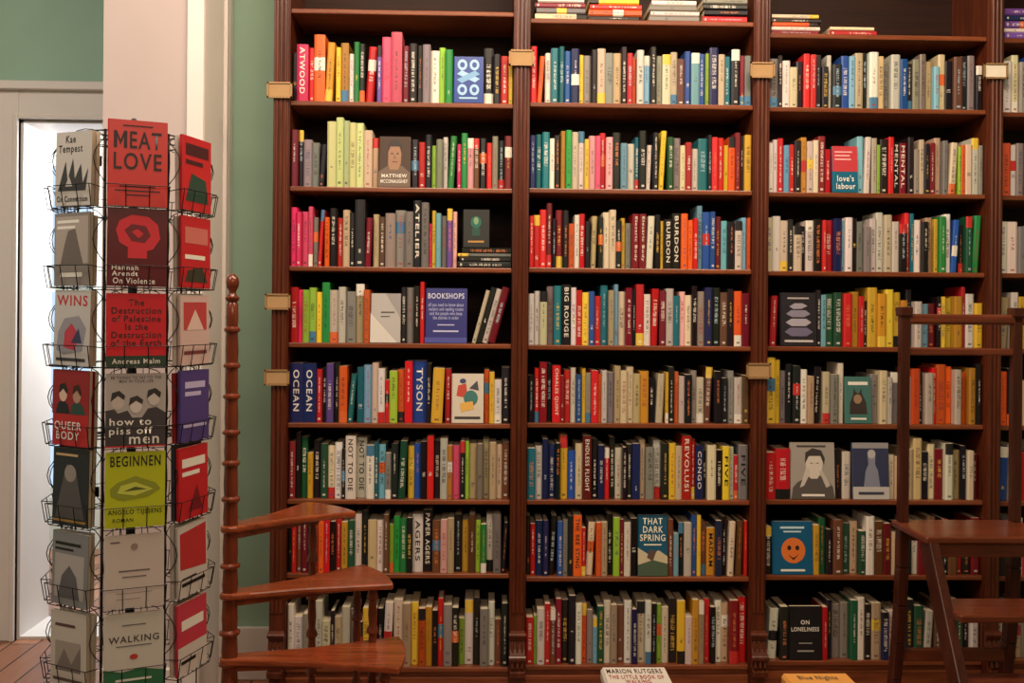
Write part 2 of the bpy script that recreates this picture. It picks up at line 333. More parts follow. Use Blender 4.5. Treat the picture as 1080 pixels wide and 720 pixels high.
ROWS={
(0,1):"k6/55 m13/62=ATWOOD r8/60 o13/72 Y8/62 y7/58 Y9/60 w7/52 n6/63 k6/63 r8/60 v6/60 p12/73 p11/73 R8/62 k9/66 k8/60 g10/62 w10/56 e7/58 n9/60 F:dna:36/50 k10/58 k8/55 r8/52 y5/50",
(0,2):"R8/60 k7/58 g9/52 g8/50 k7/48 l9/73 l9/72 l9/72 l9/70 l9/72 W9/60 T9/55 F:facecov:40/54 k9/50 r7/52 k9/58 e6/48 g8/55 w7/56 n8/58 m6/50 n8/60 P7/54 u8/52 k9/56 r8/48 g7/54 k9/55 R8/56",
(0,3):"m9/62 m6/60 p9/58 p7/66 g8/55 r6/58 o7/50 k10/60 r8/52 T10/58 k8/55 k13/70 R8/50 T7/55 u9/52 g13/55 g14/62 g14/58 k12/70=ATELIER g10/66 m5/50 y6/60 c7/60 g8/58 v7/60 P7/62 _80",
(0,4):"r8/60 m5 e7/58 e7/60 y6/57 n8/62 W9/55 w8/60 g10/58 T9/62 o7/60 F:greycov:36/52 k7 g9/60 k9/62 r5 F:bluecov:50/58 _50",
(0,5):"B15/60=OCEAN B15/60=OCEAN r6/58 k5 v9/66 k6/64 o9/62 t6 t8/58 c9/60 W8/62 w8/60 r6 e8/56 o8/60 r8/64 b16/66=TYSON k5 y14/60 r8/60 F:colcov:38/52 o7 y6/55 w7 k10/60",
(0,6):"R8/62 k6/68 G9/66 y6 k8/60 G9/58 W8/58 w8/60 k4 w13/64=NOT~TO~DIE w13/64=NOT~TO~DIE w10/60 t6 c9/58 g7 k8/60 G8/62 y7/58 b8/62 k8/64 r9/66 k8/62 w9/64 Y7/58 p9/60 k7/62 e5 T9/60 g9/62 T9/66 T9/64 W8/60 u8/60",
(0,7):"k5 r7/55 u7 R8/58 k8 r7 o7/60 r8/56 k8/52 r8/60 Y8/54 G9/58 w8/60 k9/62 T9/56 w8 u8/60 e5 n10/60 n9/58 k8/58 w13/62=AGERS k12/64=PAPER~AGERS u9 P8/60 T8/60 k9/64 Y9/58 u9/60 e6 n8 w8/60 g9/62 k7",
(0,8):"w8/62 w9 g7 r7/60 w9/66 W9 k5 T9 w10/66 g9 k6 y8/60 R8/62 k7 w10/70 W10/68 T8/64 y8/64 o8/62 Y7/66 k7 r8/68 g9/64 k8 e6 w10/66 k9/68 g9/64 w8/66 u9 k8/64",
(1,1):"r8/58 o7/50 w8/54 t9/62 t6 b8/58 B9/60 y6/56 g9/55 k8/60 W9/60 g8 T9/58 k8/62 r6/55 o6 w9/58 c8/54 k8/60 g9/55 W9/58 W8/56 u8/50 b8/56 c9/54 b9/58 e4 B9/60 W9 t9/52 k9/58 R8/56 g9/52",
(1,2):"B8/60 t8/62 t9/60 w7 k8/58 Y7 n8/60 W8 w9/60 y7/54 P8/60 p8/58 r7 P8 k13/62 c9/50 w9/48 t6 k9/60 w8/50 k8 y9/62 G9/60 g9/58 W8/48 r9/50 w8 t12/56 k5 r8/60 r8/58 y7/52 o9/56 R8/60 k5 y11/60",
(1,3):"r6/55 r9/60 r8/62 R9/66 k6 R9/64 k9/60 o7/50 w8/54 r8/56 k8/52 T9/58 k6 W9/58 W9/60 k9/52 y5 g9/50 R10/62=Electric~Body R10/62=Electric~Body w8/55 k9/60 y6/52 k12/56=BURDON k12/58=BURDON o10/60 o9/52 r6 c9/66 b9/64 b9/62 R9/58 c8/54 k9 w9/50 c8/54 o5",
(1,4):"w8/58 w8/60 W9/58 g8/60 t9/66 k12/62=BIG~ROUGE w8/64 r8/62 y8/60 b9/58 r9/52 t10/62 T8/58 c6 W9/56 R9/60 k5 r9/64 w8/58 r8/60 R8/62 w9 t9/56 P8 W8 k6 g9/62 B9/64 k9/62 u9/60 k8/62 o11/58 R11/60",
(1,5):"k8/50 r7/60 R9/62 k8/60 r11/64=CHARLES~QUINT R6 r9/58 w7/62 b7/52 y5 g9/55 r9/58 o5 w8/54 g9/56 T9/60 W10/55 W10/60 T9/52 Y12/55 k9/50 W9 y5 k8 o6 w8/50 k9/54 g9/55 W9/52 u8/60 k10/58 k9/50 g8/54 w9 u9",
(1,6):"t12/55 w9/58 B9/62 B8/58 k5 y9/66 b10/50 W8 R11/68=ENDLESS~FLIGHT k8/64 B9/60 r8 k8/66 w9/58 k5 k9/60 B9/62 T8 g9/58 w11/62 k9/60 y10/58 W9/60 r12/66=REVOLUSI r6/62 B10/56=CONGO k5 W9/60 k9/56 y9/60=FIVE w6 r5 g12/58=FIVE",
(1,7):"k6 r7/55 B9/62 B9/60 k9/62 b8/58 g7/58 k9/64 o12/62=THE~BEE~STING r6 W9/60 o8 T9/58 k9/62 e9/64 R7/60 w8/56 k9/60 F:spring:43/64 u8/62 c7 k9/60 w9/58 b8 y7/62 u9/58 Y12/50=MADAM B9/60 k8/62 W8/60 u9/58 r5",
(1,8):"r12/50 e5 w9/60 r8/66 u8/58 R9/68 k9/66 k9/70 w9/64 o8/62 g9/60 c6 G9/60 w9/64 T9/64 u8 w9/66 B8/62 W9/66 w9/66 k8/68 e8/66 W9/62 k9/66 y9/64 w9 Y8/66 T9/68 r9/66 k6 w8/64 T9/64 R12/70 r11/68",
(2,1):"g9/52 k5 w9/48 W9/46 k7/50 r8/58 r7/56 k9/60 k8/48 w5 k9/50 b9/56 c7 W9/58 k7/62 w9/60 T9/56 g8/50 w9/62 b9/52 k6 g7/58 g9/60 T9/56 c7 W9/58 k8/56 u9/60 k9/62 g9/64 k7",
(2,2):"w7 w8/60 r9/62 c8 r6 k8/56 Y8/58 w9/55 W9/55 R9/62 r8/50 F:love:38/50 c9 w9/60 W9/62 e5 k11/62 r9/60 k10/58=MENTAL R11/56=MENTAL k9/60 g8 W9/58 k8/55 R8 T9 g8 W9/56 e4 o7 W9/54 w9 g7",
(2,3):"W9/58 w9/60 W8 k6 W9/50 k5 w9/58 k9/56 r5 r9/58 B9/60 c5 w9/58 k5 g9/54 g9/50 w9/58 w9/62 W9/60 w9/56 k9/54 r6 t5 w9/60 k8/58 T9/62 y5 n8/60 w9/64 b8/60 k6 G10/62 n8/60",
(2,4):"_5 r7/56 F:stones:46/57 k5 c7/56 G12/60 G9/58 r9/58 Y9/60 r7/54 k5 y12/62 Y9/58 y9/60 y9/62 Y8 k7 w9/52 c8/48 R9/50 k6 y8/56 y9/52 Y9/55 r6 w9 y9/50",
(2,5):"y9/68 y6/66 g7 k8/66 k9/60 w9/58 T8 k9/60 W9/54 g9/52 w8 F:tealcov:32/50 g9/56 W9/58 w7 g8/56 k7 w7 o9/60 k5 w9/58 r6 o10/62 o9/60 w9/58 o9/55 Y9 k7",
(2,6):"r9/52 r16/54 F:portrait:48/60 k8 w9/50 F:navycov:40/60 W8 T9 T9 T9 k8/50 W9 R9/52 w8 T8 k7 W8 R8",
(2,7):"k6 F:orangeface:43/56 y7/52 G8/58 k8 u9/60 G9/56 T9/58 G8 w8/60 u9 R9/58 T9 k9 w8 R9 u8 y6 k8 u9 r7 k8 R9",
(2,8):"_4 w9 k9/60 F:lonely:38/56 r5 k6 g9/58 g9/60 G8 w9/64 k9/60 T9/62 B9 w9 T8 k9 G9 w9 u8 r7 T9 G9 k9 w8",
(3,1):"w9/58 W8/62 g9/55 b7 w8",(3,2):"o11/60 w6 g8/56 k8 w8",(3,3):"w9/58 w9/55 g8 c7 w8",(3,4):"T8/55 w8 y8 k8 r8",
(3,5):"o9/58 k6 w8 T9 g8",(3,6):"b9/60 w7 k8 r8 w8",(3,7):"k8/58 u8 w8 r8 g8",(3,8):"w8 k8 T8 g8 w8"}
SH={0:[(10,11),(107,108),(197,198),(281,282),(362,362),(446,447),(527,527),(604,606),(704,704)],
    1:[(20,22),(108,110),(199,200),(282,284),(364,365),(446,447),(527,528),(608,609),(702,701)],
    2:[(35,38),(112,116),(202,205),(285,288),(365,367),(447,448),(527,528),(606,608),(698,696)],
    3:[(40,40),(118,118),(206,206),(288,288),(368,368),(449,449),(529,529),(608,608),(696,696)]}
PX=[P(295,360,0).x,P(548,360,0).x,P(801,360,0).x,P(1047,360,0).x]
PX.append(PX[3]+(PX[3]-PX[2]))
PW=0.058
bays=[]
for i in range(4): bays.append((PX[i]+PW/2,PX[i+1]-PW/2))
ZS={}
pxl=[308,558,811,1057]; pxr=[538,791,1037,1080]
for b in range(4):
    for r,(a,c) in enumerate(SH[b]):
        ZS[(b,r)]=(P(pxl[b],a,0.0).z+P(pxr[b],c,0.0).z)/2

# ------------------------------------------------------------------ bookcase
bc=empty('bookcase',(0,0.14,0),'tall wall-to-wall mahogany bookcase with fluted uprights full of books','bookcase')
TOPZ=2.95
for i,x in enumerate(PX):
    m=MB(); m.box((x-PW/2,0.0,0),(x+PW/2,0.27,TOPZ)); m.box((x-PW/2+.004,-0.012,0.02),(x+PW/2-.004,0.0,TOPZ))
    for k in(-1,0,1): m.cone((x+k*.0145,-0.012,0.34),(x+k*.0145,-0.012,TOPZ-.06),.0062,.0062,8)
    m.obj('upright',WOODV,bc,origin=(x,0.1,0))
    m=MB()
    z0=ZS[(0,8)]
    prof=[(-.012,z0-.02),(-.05,z0-.02),(-.052,z0+.0),(-.036,z0+.006),(-.036,z0+.02),(-.046,z0+.035),(-.044,z0+.055),(-.03,z0+.075),(-.022,z0+.1),(-.028,z0+.118),(-.028,z0+.13),(-.012,z0+.135)]
    m.prism_x(list(reversed(prof)),x-.027,x+.027)
    for k in(-1,0,1):
        m.cone((x+k*.017,-.047,z0+.012),(x+k*.017,-.024,z0+.1),.006,.004,8)
    m.cone((x-.03,-.04,z0+.045),(x+.03,-.04,z0+.045),.012,.012,14)
    m.cone((x-.03,-.026,z0+.122),(x+.03,-.026,z0+.122),.009,.009,12)
    m.obj('corbel',WOODV,bc,origin=(x,0,z0),bevel=.001)
xa,xb=PX[0]-PW/2,PX[4]+PW/2
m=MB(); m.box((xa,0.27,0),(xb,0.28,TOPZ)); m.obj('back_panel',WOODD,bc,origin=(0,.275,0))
for b in range(4):
    for r in range(9):
        z=ZS[(b,r)]; a,c=bays[b]
        m=MB(); m.box((a+.0005,0.002,z-.017),(c-.0005,0.269,z)); m.obj('shelf',WOODH,bc,bevel=.003,origin=((a+c)/2,.1,z))
    a,c=bays[b]
    m=MB(); z=ZS[(b,8)]-.017; m.box((a,0.012,0),(c,0.03,z)); m.box((a,0.004,0.0),(c,0.012,z-.02)); m.obj('plinth',WOODH,bc,bevel=.002,origin=((a+c)/2,0,0))
m=MB()
prof=[(-.02,TOPZ-.08),(-.03,TOPZ-.06),(-.03,TOPZ-.03),(-.07,TOPZ+.03),(-.08,TOPZ+.06),(.28,TOPZ+.06),(.28,TOPZ),( -.01,TOPZ),(-.01,TOPZ-.08)]
m.prism_x(prof,xa-.02,xb+.02); m.obj('cornice',WOODH,bc,origin=(0,0,TOPZ))
for (px,py) in((295,95),(550,61),(804,74),(1050,75),(293,318),(292,398),(800,391)):
    p=P(px,py,-0.022); m=MB(); w,h=.044,.028
    m.box((p.x-w,-.0235,p.z-h),(p.x+w,-.0195,p.z+h)); m.box((p.x-w,-.0275,p.z-h),(p.x+w,-.0235,p.z-h+.006)); m.box((p.x-w,-.0275,p.z+h-.006),(p.x+w,-.0235,p.z+h))
    m.box((p.x-w,-.0275,p.z-h),(p.x-w+.006,-.0235,p.z+h)); m.box((p.x+w-.006,-.0275,p.z-h),(p.x+w,-.0235,p.z+h))
    o=m.obj('label_holder',BRASS,bc,origin=(p.x,-.02,p.z)); o['label']='small brass label holder'
    m=MB(); m.box((p.x-w+.007,-.0242,p.z-h+.007),(p.x+w-.007,-.0237,p.z+h-.007))
    m.obj('paper_label',mat_plain('label_paper',(235,225,205) if px==1050 else (172,136,92),.8),bc,origin=(p.x,-.02,p.z))

# ------------------------------------------------------------------ fill shelves
GRP='books on the bookcase shelves'
STACKX=None
def pend(w,h,d,code,mx,text=None,extra='',force=False,hard=None):
    if hard is None: hard=(random.random()<.25)
    geo=book_geo(w,h,d,hard); st=style(code,bool(text))
    PEND.append([w*h+(100 if (text or force) else 0),geo,st,mx,code,text,w,h,extra])
for (b,r),s in ROWS.items():
    toks=[]
    for tk in s.split():
        if tk[0]=='_': toks.append(('gap',float(tk[1:])))
        elif tk.startswith('F:'):
            _,nm,wh=tk.split(':'); w,h=wh.split('/'); toks.append(('face',float(w),float(h),nm))
        else:
            mt=re.match(r'^([a-zA-Z])(\d+)(?:/(\d+))?(?:=(.+))?$',tk)
            c,w,h,t=mt.groups()
            toks.append(('b',float(w)*(1 if t else random.uniform(.82,1.2)),float(h) if h else random.uniform(47,64),c,t.replace('~',' ') if t else None))
            if random.random()<.05: toks.append(('lgap',random.uniform(2.5,5)))
    a,c=bays[b]
    if b==3: c=a+.16
    W=(c-a)-.006; tot=sum(t[1] for t in toks); k=W/tot; x=a+.003; z=ZS[(b,r)]+.0006
    gap=(ZS[(b,r-1)]-.017)-z
    for i,t in enumerate(toks):
        w=t[1]*k
        if t[0]=='b':
            h=min(t[2]*random.uniform(.93,1.04)/SC,gap-.006); d=random.uniform(.12,.15)
            mx=Matrix.Translation((x+w/2,0.008+random.random()**1.5*.03,z))
            if i+1<len(toks) and toks[i+1][0]=='lgap':
                an=math.asin(min(.12,(toks[i+1][1]*k-.0012)/h))
                mx=Matrix.Translation((x+w/2,mx.translation.y,z+w/2*math.sin(an)))@Matrix.Rotation(an,4,'Y')
            pend(w-.0006,h,d,t[3],mx,t[4])
        elif t[0]=='face':
            base,ops,lab=COV[t[3]]; h=t[2]/SC
            face_book(w-.004,h,.02,base,(x+w/2,0.008,z),0,math.radians(5),ops,lab,GRP)
        elif t[0]=='gap' and (b,r)==(0,3): STACKX=x
        x+=w
a,c=bays[0]; z=ZS[(0,4)]+.0008
xx=c-.006
for i,(code,t,h) in enumerate((('R',.026,.205),('w',.018,.2),('k',.02,.205),('W',.014,.195))):
    an=.26
    if i==0: xo=xx-h*math.sin(an)-t/2*math.cos(an)
    else: xo-= (tprev/2+t/2+.0008)/math.cos(an)
    tprev=t
    mx=Matrix.Translation((xo,.016,z+t/2*math.sin(an)))@Matrix.Rotation(an,4,'Y')
    pend(t,h,.13,code,mx,None,'leaning against the upright',True,False)
def stack(b,r,px0,items,y=.014,xs=None,lim=9):
    z=ZS[(b,r)]+.0006
    for code,t,l,dx in items:
        x0=(P(px0,200,0).x if xs is None else xs)+dx
        l=min(l,lim-dx)
        mx=Matrix.Translation((x0,y+random.random()*.006,z+t/2))@Matrix.Rotation(math.pi/2,4,'Y')
        pend(t,l,.14,code,mx,None,'lying flat in a stack',True,False); z+=t+.0005
stack(0,3,461,[('k',.022,.232,0),('k',.016,.222,.006),('g',.012,.2,.0),('k',.02,.2,.015)],xs=STACKX+.004,lim=bays[0][1]-.004-STACKX-.004)
a3=ZS[(0,3)]+.0006+.07+.003
face_book(.095,.135,.015,COV['blackcov'][0],(STACKX+.068,.02,a3),0,math.radians(4),COV['blackcov'][1],COV['blackcov'][2],GRP)
stack(1,0,563,[('W',.022,.185,0),('g',.02,.175,.005),('R',.018,.18,0),('w',.02,.165,.01)])
stack(1,0,620,[('k',.016,.18,0),('o',.024,.19,.0),('r',.018,.185,.005),('y',.02,.18,0)])
stack(1,0,684,[('g',.02,.18,0),('w',.016,.175,.005),('g',.022,.17,.0),('w',.018,.16,.01)])
stack(1,0,741,[('r',.024,.165,0),('k',.022,.16,.004),('k',.02,.165,0),('g',.018,.16,0)],lim=.16)
stack(2,0,814,[('R',.014,.17,0),('w',.014,.175,0),('o',.014,.165,.003),('k',.014,.18,0),('W',.014,.17,0)])
stack(2,0,876,[('r',.018,.17,.0),('W',.012,.16,.0)])
stack(3,0,1061,[('v',.025,.18,0),('w',.015,.17,0),('v',.025,.18,0),('B',.02,.18,0),('v',.025,.17,0)])

PEND.sort(key=lambda q:-q[0])
NIND=250
for q in PEND[:NIND]:
    _,geo,st,mx,code,text,w,h,extra=q
    me=mk_mesh([(geo,st,None)]); ob=bpy.data.objects.new('book',me); COLL.objects.link(ob)
    ob.matrix_world=mx; ob['category']='book'; ob['group']=GRP
    ob.rotation_mode='XYZ'
    sz='tall ' if h>.222 else ('short ' if h<.178 else '')
    th='thick ' if w>.034 else ('slim ' if w<.02 else '')
    if extra: lab='%s%s paperback %s on a wooden shelf'%(th,CN[code],extra)
    else: lab='%s%s%s book standing spine-out on a wooden shelf'%(sz,th,CN[code])
    if text: lab='%s%s book with large spine lettering on a wooden shelf'%(th,CN[code])
    ob['label']=lab
    if text:
        l=.3*CP[code][0]+.6*CP[code][1]+.1*CP[code][2]
        c=(222,214,200) if l<110 else (30,26,28)
        add_text(ob,text,0,h*.54,h*min(.82,.14*len(text)),w*.46,c,-0.0006,True)
rest=PEND[NIND:]
me=mk_mesh([(g,st,mx) for _,g,st,mx,*_r in rest],'book'); ob=bpy.data.objects.new('book',me); COLL.objects.link(ob)
ob['kind']='stuff'; ob['category']='books'; ob['label']='remaining assorted paperbacks standing spine-out on the wooden shelves'; ob['group']=GRP
print('BOOKS',len(PEND))

# ------------------------------------------------------------------ rack
RY=-1.05; rc=P(139,400,RY); RX=rc.x
rack=empty('book_display_rack',(RX,RY,0),'black wire spinner rack with tiered pockets full of small books','display rack')
m=MB(); m.lathe([(.011,.03),(.011,1.86),(.004,1.87)],(RX,RY,0),12); m.obj('pole',WIRE,rack,smooth=True,origin=(RX,RY,0))
m=MB(); m.lathe([(.2,0),(.2,.008),(.03,.02),(.02,.05)],(RX,RY,0),28)
m.obj('base',WIRE,rack,smooth=True,origin=(RX,RY,0))
AP=.143; NT=7; PITCH=.184; Z0=1.635
tocam=math.atan2(CAM.y-RY,CAM.x-RX)
angs=[tocam+math.radians(3+51.43*i) for i in range(7)]
for zz in (1.815,1.1,.33):
    m=MB()
    pts=[(RX+AP*math.cos(t*math.pi/16),RY+AP*math.sin(t*math.pi/16),zz) for t in range(33)]
    m.path(pts,.0018)
    for i in range(7): m.cone((RX,RY,zz),(RX+AP*math.cos(angs[i]),RY+AP*math.sin(angs[i]),zz),.002)
    m.obj('wire_ring',WIRE,rack,origin=(RX,RY,zz))
def pocket_mesh():
    m=MB(); w=.067; d=.036; r=.0011
    m.path([(-w,-.001,0),(-w,-d,0),(w,-d,0),(w,-.001,0),(-w,-.001,0)],r)
    m.path([(-w,-.001,.045),(-w-.003,-d-.008,.05),(w+.003,-d-.008,.05),(w,-.001,.045)],r)
    for x in(-w,-.025,.025,w): m.cone((x,-d,0),(x*1.03,-d-.008,.05),r)
    for x in(-.04,0,.04): m.cone((x,-.001,0),(x,-d,0),r)
    pts=[(-w,-.001,0),(-w,.0,.15)]+[(-w*math.cos(t*math.pi/8),0,.15+.035*math.sin(t*math.pi/8)) for t in range(1,8)]+[(w,0,.15),(w,-.001,0)]
    m.path(pts,r); m.cone((-.03,0,0),(-.03,0,.18),r); m.cone((.03,0,0),(.03,0,.18),r)
    for s in(-1,1):
        pts=[(s*(w+.002),-.002+(-.03)*math.sin(t*math.pi/6),.06+.1*(t/6)) for t in range(7)]
        m.path(pts,r)
    return m
pm=None
for i in range(7):
    for t in range(NT):
        rz=angs[i]+math.pi/2; loc=Vector((AP*math.cos(angs[i]),AP*math.sin(angs[i]),Z0-PITCH*t))
        if pm is None:
            ob=pocket_mesh().obj('wire_pocket',WIRE,rack); pm=ob.data
        else:
            ob=bpy.data.objects.new('wire_pocket',pm); COLL.objects.link(ob); ob.parent=rack
        ob.location=loc; ob.rotation_euler=(0,0,rz)
m=MB()
for i in range(7):
    for s in(-1,1):
        a=angs[i]; ox=-math.sin(a)*.067*s; oy=math.cos(a)*.067*s
        m.cone((RX+AP*math.cos(a)+ox,RY+AP*math.sin(a)+oy,.33),(RX+AP*math.cos(a)+ox,RY+AP*math.sin(a)+oy,1.815),.0016)
m.obj('wire_frame',WIRE,rack,origin=(RX,RY,0))
RG='books in the wire display rack'
DK=(44,18,22)
MP=[(.10,.67),(.155,.67),(.155,.80),(.21,.70),(.265,.80),(.265,.67),(.32,.67),(.32,.87),(.27,.87),(.21,.765),(.15,.87),(.10,.87)]
CENTER=[
((200,46,42),.197,[('q',MP,DK),('t','EAT',.63,.77,.53,.2,DK),('t','LOVE',.5,.52,.8,.2,DK),('r',.25,.925,.75,.94,DK),('r',.2,.22,.8,.235,DK),('r',.12,.17,.88,.185,DK),('r',.3,.12,.7,.135,DK)],'red paperback with large dark lettering in a wire pocket'),
((92,22,30),.178,[('p',[(.14,.72),(.2,.84),(.4,.92),(.68,.9),(.84,.8),(.88,.62),(.76,.48),(.66,.46),(.66,.36),(.34,.36),(.34,.5),(.2,.56)],(206,36,50)),('p',[(.28,.72),(.4,.8),(.64,.78),(.72,.66),(.62,.56),(.4,.58)],(110,18,30)),('p',[(.4,.7),(.5,.74),(.6,.68),(.52,.62)],(206,36,50)),('t','Hannah\nArendt',.3,.2,.44,.14,W0),('t','On Violence',.45,.07,.7,.075,W0)],'dark red paperback with an abstract bright red head shape'),
((200,38,46),.168,[('t','The\nDestruction\nof Palestine\nIs the\nDestruction\nof the Earth',.5,.6,.84,.64,(30,16,20)),('r',.0,.0,1,.15,(40,60,44)),('t','Andreas Malm',.5,.075,.8,.07,W0)],'red paperback with black lettering and a green strip'),
((112,106,104),.168,[('r',0,.4,1,1,(172,162,158)),('t','88 THINGS TO SAY TO THE\nMEN IN YOUR LIFE',.5,.92,.84,.09,(60,54,54)),('p',[(0,.0),(0,.5),(.14,.52),(.2,.46),(.36,.5),(.44,.4),(.6,.4),(.7,.52),(.84,.54),(1,.46),(1,0)],(62,56,58)),
 ('e',.2,.62,.11,.11,(190,176,168)),('p',[(.08,.62),(.1,.74),(.22,.77),(.32,.7),(.3,.64),(.2,.7)],(48,42,42)),('e',.5,.56,.1,.1,(206,194,188)),('p',[(.38,.56),(.4,.67),(.52,.7),(.62,.64),(.6,.58),(.5,.63)],(52,44,42)),('e',.8,.66,.1,.1,(196,184,178)),('p',[(.68,.66),(.7,.77),(.82,.8),(.92,.74),(.9,.66),(.8,.73)],(44,38,40)),
 ('t','how to\npiss off',.42,.27,.72,.25,W0),('t','men',.64,.09,.5,.1,W0),('r',.0,.0,1,.02,(200,40,40))],'black and white paperback with bold white lettering'),
((184,190,40),.172,[('t','BEGINNEN',.5,.88,.84,.14,K0),('p',[(.1,.42),(.3,.36),(.7,.4),(.92,.5),(.84,.58),(.5,.68),(.2,.6),(.08,.52)],(140,146,40)),('p',[(.2,.46),(.5,.42),(.8,.5),(.5,.6),(.26,.56)],(196,202,80)),('p',[(.3,.48),(.7,.5),(.5,.54)],(80,86,30)),('t','ANGELO TIJSSENS',.5,.2,.9,.08,K0),('t','ROMAN',.3,.1,.34,.05,K0)],'yellow green paperback with black lettering'),
((204,190,182),.166,[('r',.1,.9,.26,.92,(110,96,92)),('r',.24,.5,.76,.52,(110,96,92)),('r',.3,.42,.7,.435,(110,96,92)),('e',.5,.84,.06,.045,(150,130,124)),('r',.2,.2,.8,.21,(150,130,124)),('r',.2,.12,.6,.13,(150,130,124))],'plain pale pink paperback with small lettering'),
((206,200,190),.17,[('p',[(0,0),(1,0),(1,.2),(.6,.26),(.3,.22),(0,.28)],(50,110,74)),('t','WALKING',.5,.66,.84,.09,(70,66,64)),('r',.2,.56,.8,.575,(110,110,110)),('r',.3,.84,.7,.855,(110,110,110)),('e',.5,.42,.07,.035,(190,60,50)),('r',.2,.1,.8,.13,(220,220,210))],'white paperback with grey lettering and green band')]
LEFT=[
((196,188,180),.17,[('t','Kae\nTempest',.42,.82,.66,.26,K0),('p',[(.1,.2),(.3,.6),(.36,.34),(.5,.64),(.56,.36),(.72,.56),(.78,.3),(.92,.5),(.86,.2)],(60,56,56)),('p',[(.3,.26),(.4,.4),(.5,.26)],(190,182,174)),('t','On Connection',.5,.09,.84,.08,K0)],'white paperback with black lettering and ink drawing'),
((134,124,118),.168,[('r',.05,.3,.95,.95,(172,158,148)),('p',[(.2,.3),(.3,.55),(.4,.75),(.6,.78),(.7,.55),(.82,.3)],(110,98,92)),('r',.1,.86,.7,.9,W0),('r',.1,.78,.6,.82,W0),('r',.2,.12,.8,.18,W0)],'grey photographic paperback in a wire pocket'),
((196,190,186),.174,[('t','WINS',.5,.86,.84,.14,(190,44,50)),('p',[(.1,.2),(.3,.14),(.8,.2),(.9,.5),(.7,.66),(.3,.62),(.14,.44)],(150,146,154)),('p',[(.3,.24),(.6,.2),(.74,.4),(.5,.56),(.32,.44)],(190,60,76)),('p',[(.5,.3),(.7,.5),(.8,.3)],(60,60,90)),('r',.1,.06,.9,.1,(60,56,60))],'white paperback with red lettering and a collage'),
((180,34,40),.174,[('r',0,.42,1,1,(146,32,38)),('p',[(.1,.42),(.16,.56),(.3,.6),(.44,.54),(.5,.42)],(34,28,36)),('p',[(.5,.42),(.54,.54),(.68,.6),(.84,.54),(.92,.42)],(46,70,60)),('e',.3,.68,.11,.1,(216,184,164)),('e',.68,.67,.11,.1,(180,140,120)),('p',[(.18,.68),(.2,.8),(.34,.83),(.43,.74),(.4,.68),(.3,.75)],(36,26,24)),('p',[(.56,.67),(.58,.79),(.72,.82),(.8,.72),(.78,.66),(.68,.74)],(60,30,20)),('t','QUEER\nBODY',.45,.2,.74,.24,W0)],'red paperback with two figures and white lettering'),
((40,38,42),.178,[('p',[(.1,.1),(.9,.1),(.78,.4),(.66,.7),(.4,.8),(.26,.5)],(86,82,82)),('e',.5,.68,.16,.11,(150,140,132)),('r',.1,.9,.7,.93,(200,170,120)),('r',.05,.05,.95,.08,(160,120,60))],'dark photographic paperback in a wire pocket'),
((132,132,134),.168,[('r',.1,.1,.9,.7,(176,170,166)),('p',[(.2,.1),(.3,.4),(.5,.55),(.7,.4),(.8,.1)],(96,94,98)),('r',.1,.82,.8,.86,K0),('r',.1,.75,.6,.78,K0)],'grey paperback with pale panel in a wire pocket'),
((196,188,178),.168,[('r',.15,.2,.85,.6,(160,150,140)),('p',[(.15,.2),(.4,.5),(.6,.3),(.85,.56),(.85,.2)],(120,110,104)),('r',.15,.8,.7,.84,(90,60,60)),('r',.1,.06,.9,.1,(90,70,70))],'pale paperback with small lettering in a wire pocket')]
RIGHT=[
((194,40,44),.176,[('r',.1,.74,.9,.9,(70,22,28)),('r',.1,.62,.7,.68,(70,22,28)),('p',[(.1,.12),(.9,.12),(.8,.44),(.3,.5)],(40,70,56))],'red paperback with green panel in a wire pocket'),
((190,38,44),.17,[('r',.1,.62,.9,.85,(200,110,100)),('r',.1,.4,.8,.46,W0),('p',[(.1,.08),(.9,.08),(.7,.3),(.2,.24)],(60,60,44))],'red paperback with pink panel in a wire pocket'),
((206,176,170),.166,[('r',.1,.5,.9,.9,(186,66,66)),('p',[(.2,.5),(.5,.8),(.8,.5)],(220,190,180)),('r',.1,.15,.9,.2,(120,60,60))],'pale pink paperback with red panel in a wire pocket'),
((76,62,126),.17,[('r',.15,.75,.85,.84,(190,180,220)),('r',.15,.64,.7,.7,(190,180,220)),('r',.1,.2,.9,.24,(190,180,220))],'purple paperback in a wire pocket'),
((190,34,42),.172,[('r',.1,.72,.9,.84,W0),('r',.1,.6,.7,.66,W0),('p',[(.3,.1),(.8,.1),(.6,.45)],(120,20,30))],'red paperback with white bars in a wire pocket'),
((200,192,186),.17,[('p',[(.05,.4),(.95,.34),(.95,.95),(.05,.9)],(184,44,48)),('r',.1,.15,.9,.2,K0),('r',.1,.24,.6,.27,K0)],'red and white paperback in a wire pocket'),
((194,58,76),.17,[('r',.0,.0,1,.4,(205,196,190)),('r',.12,.62,.88,.76,W0),('r',.1,.15,.6,.2,K0)],'pink and white paperback in a wire pocket')]
BK=[(206,196,186),(190,180,172),(214,206,196),(150,40,44),(60,60,70),(200,190,180),(212,200,188)]
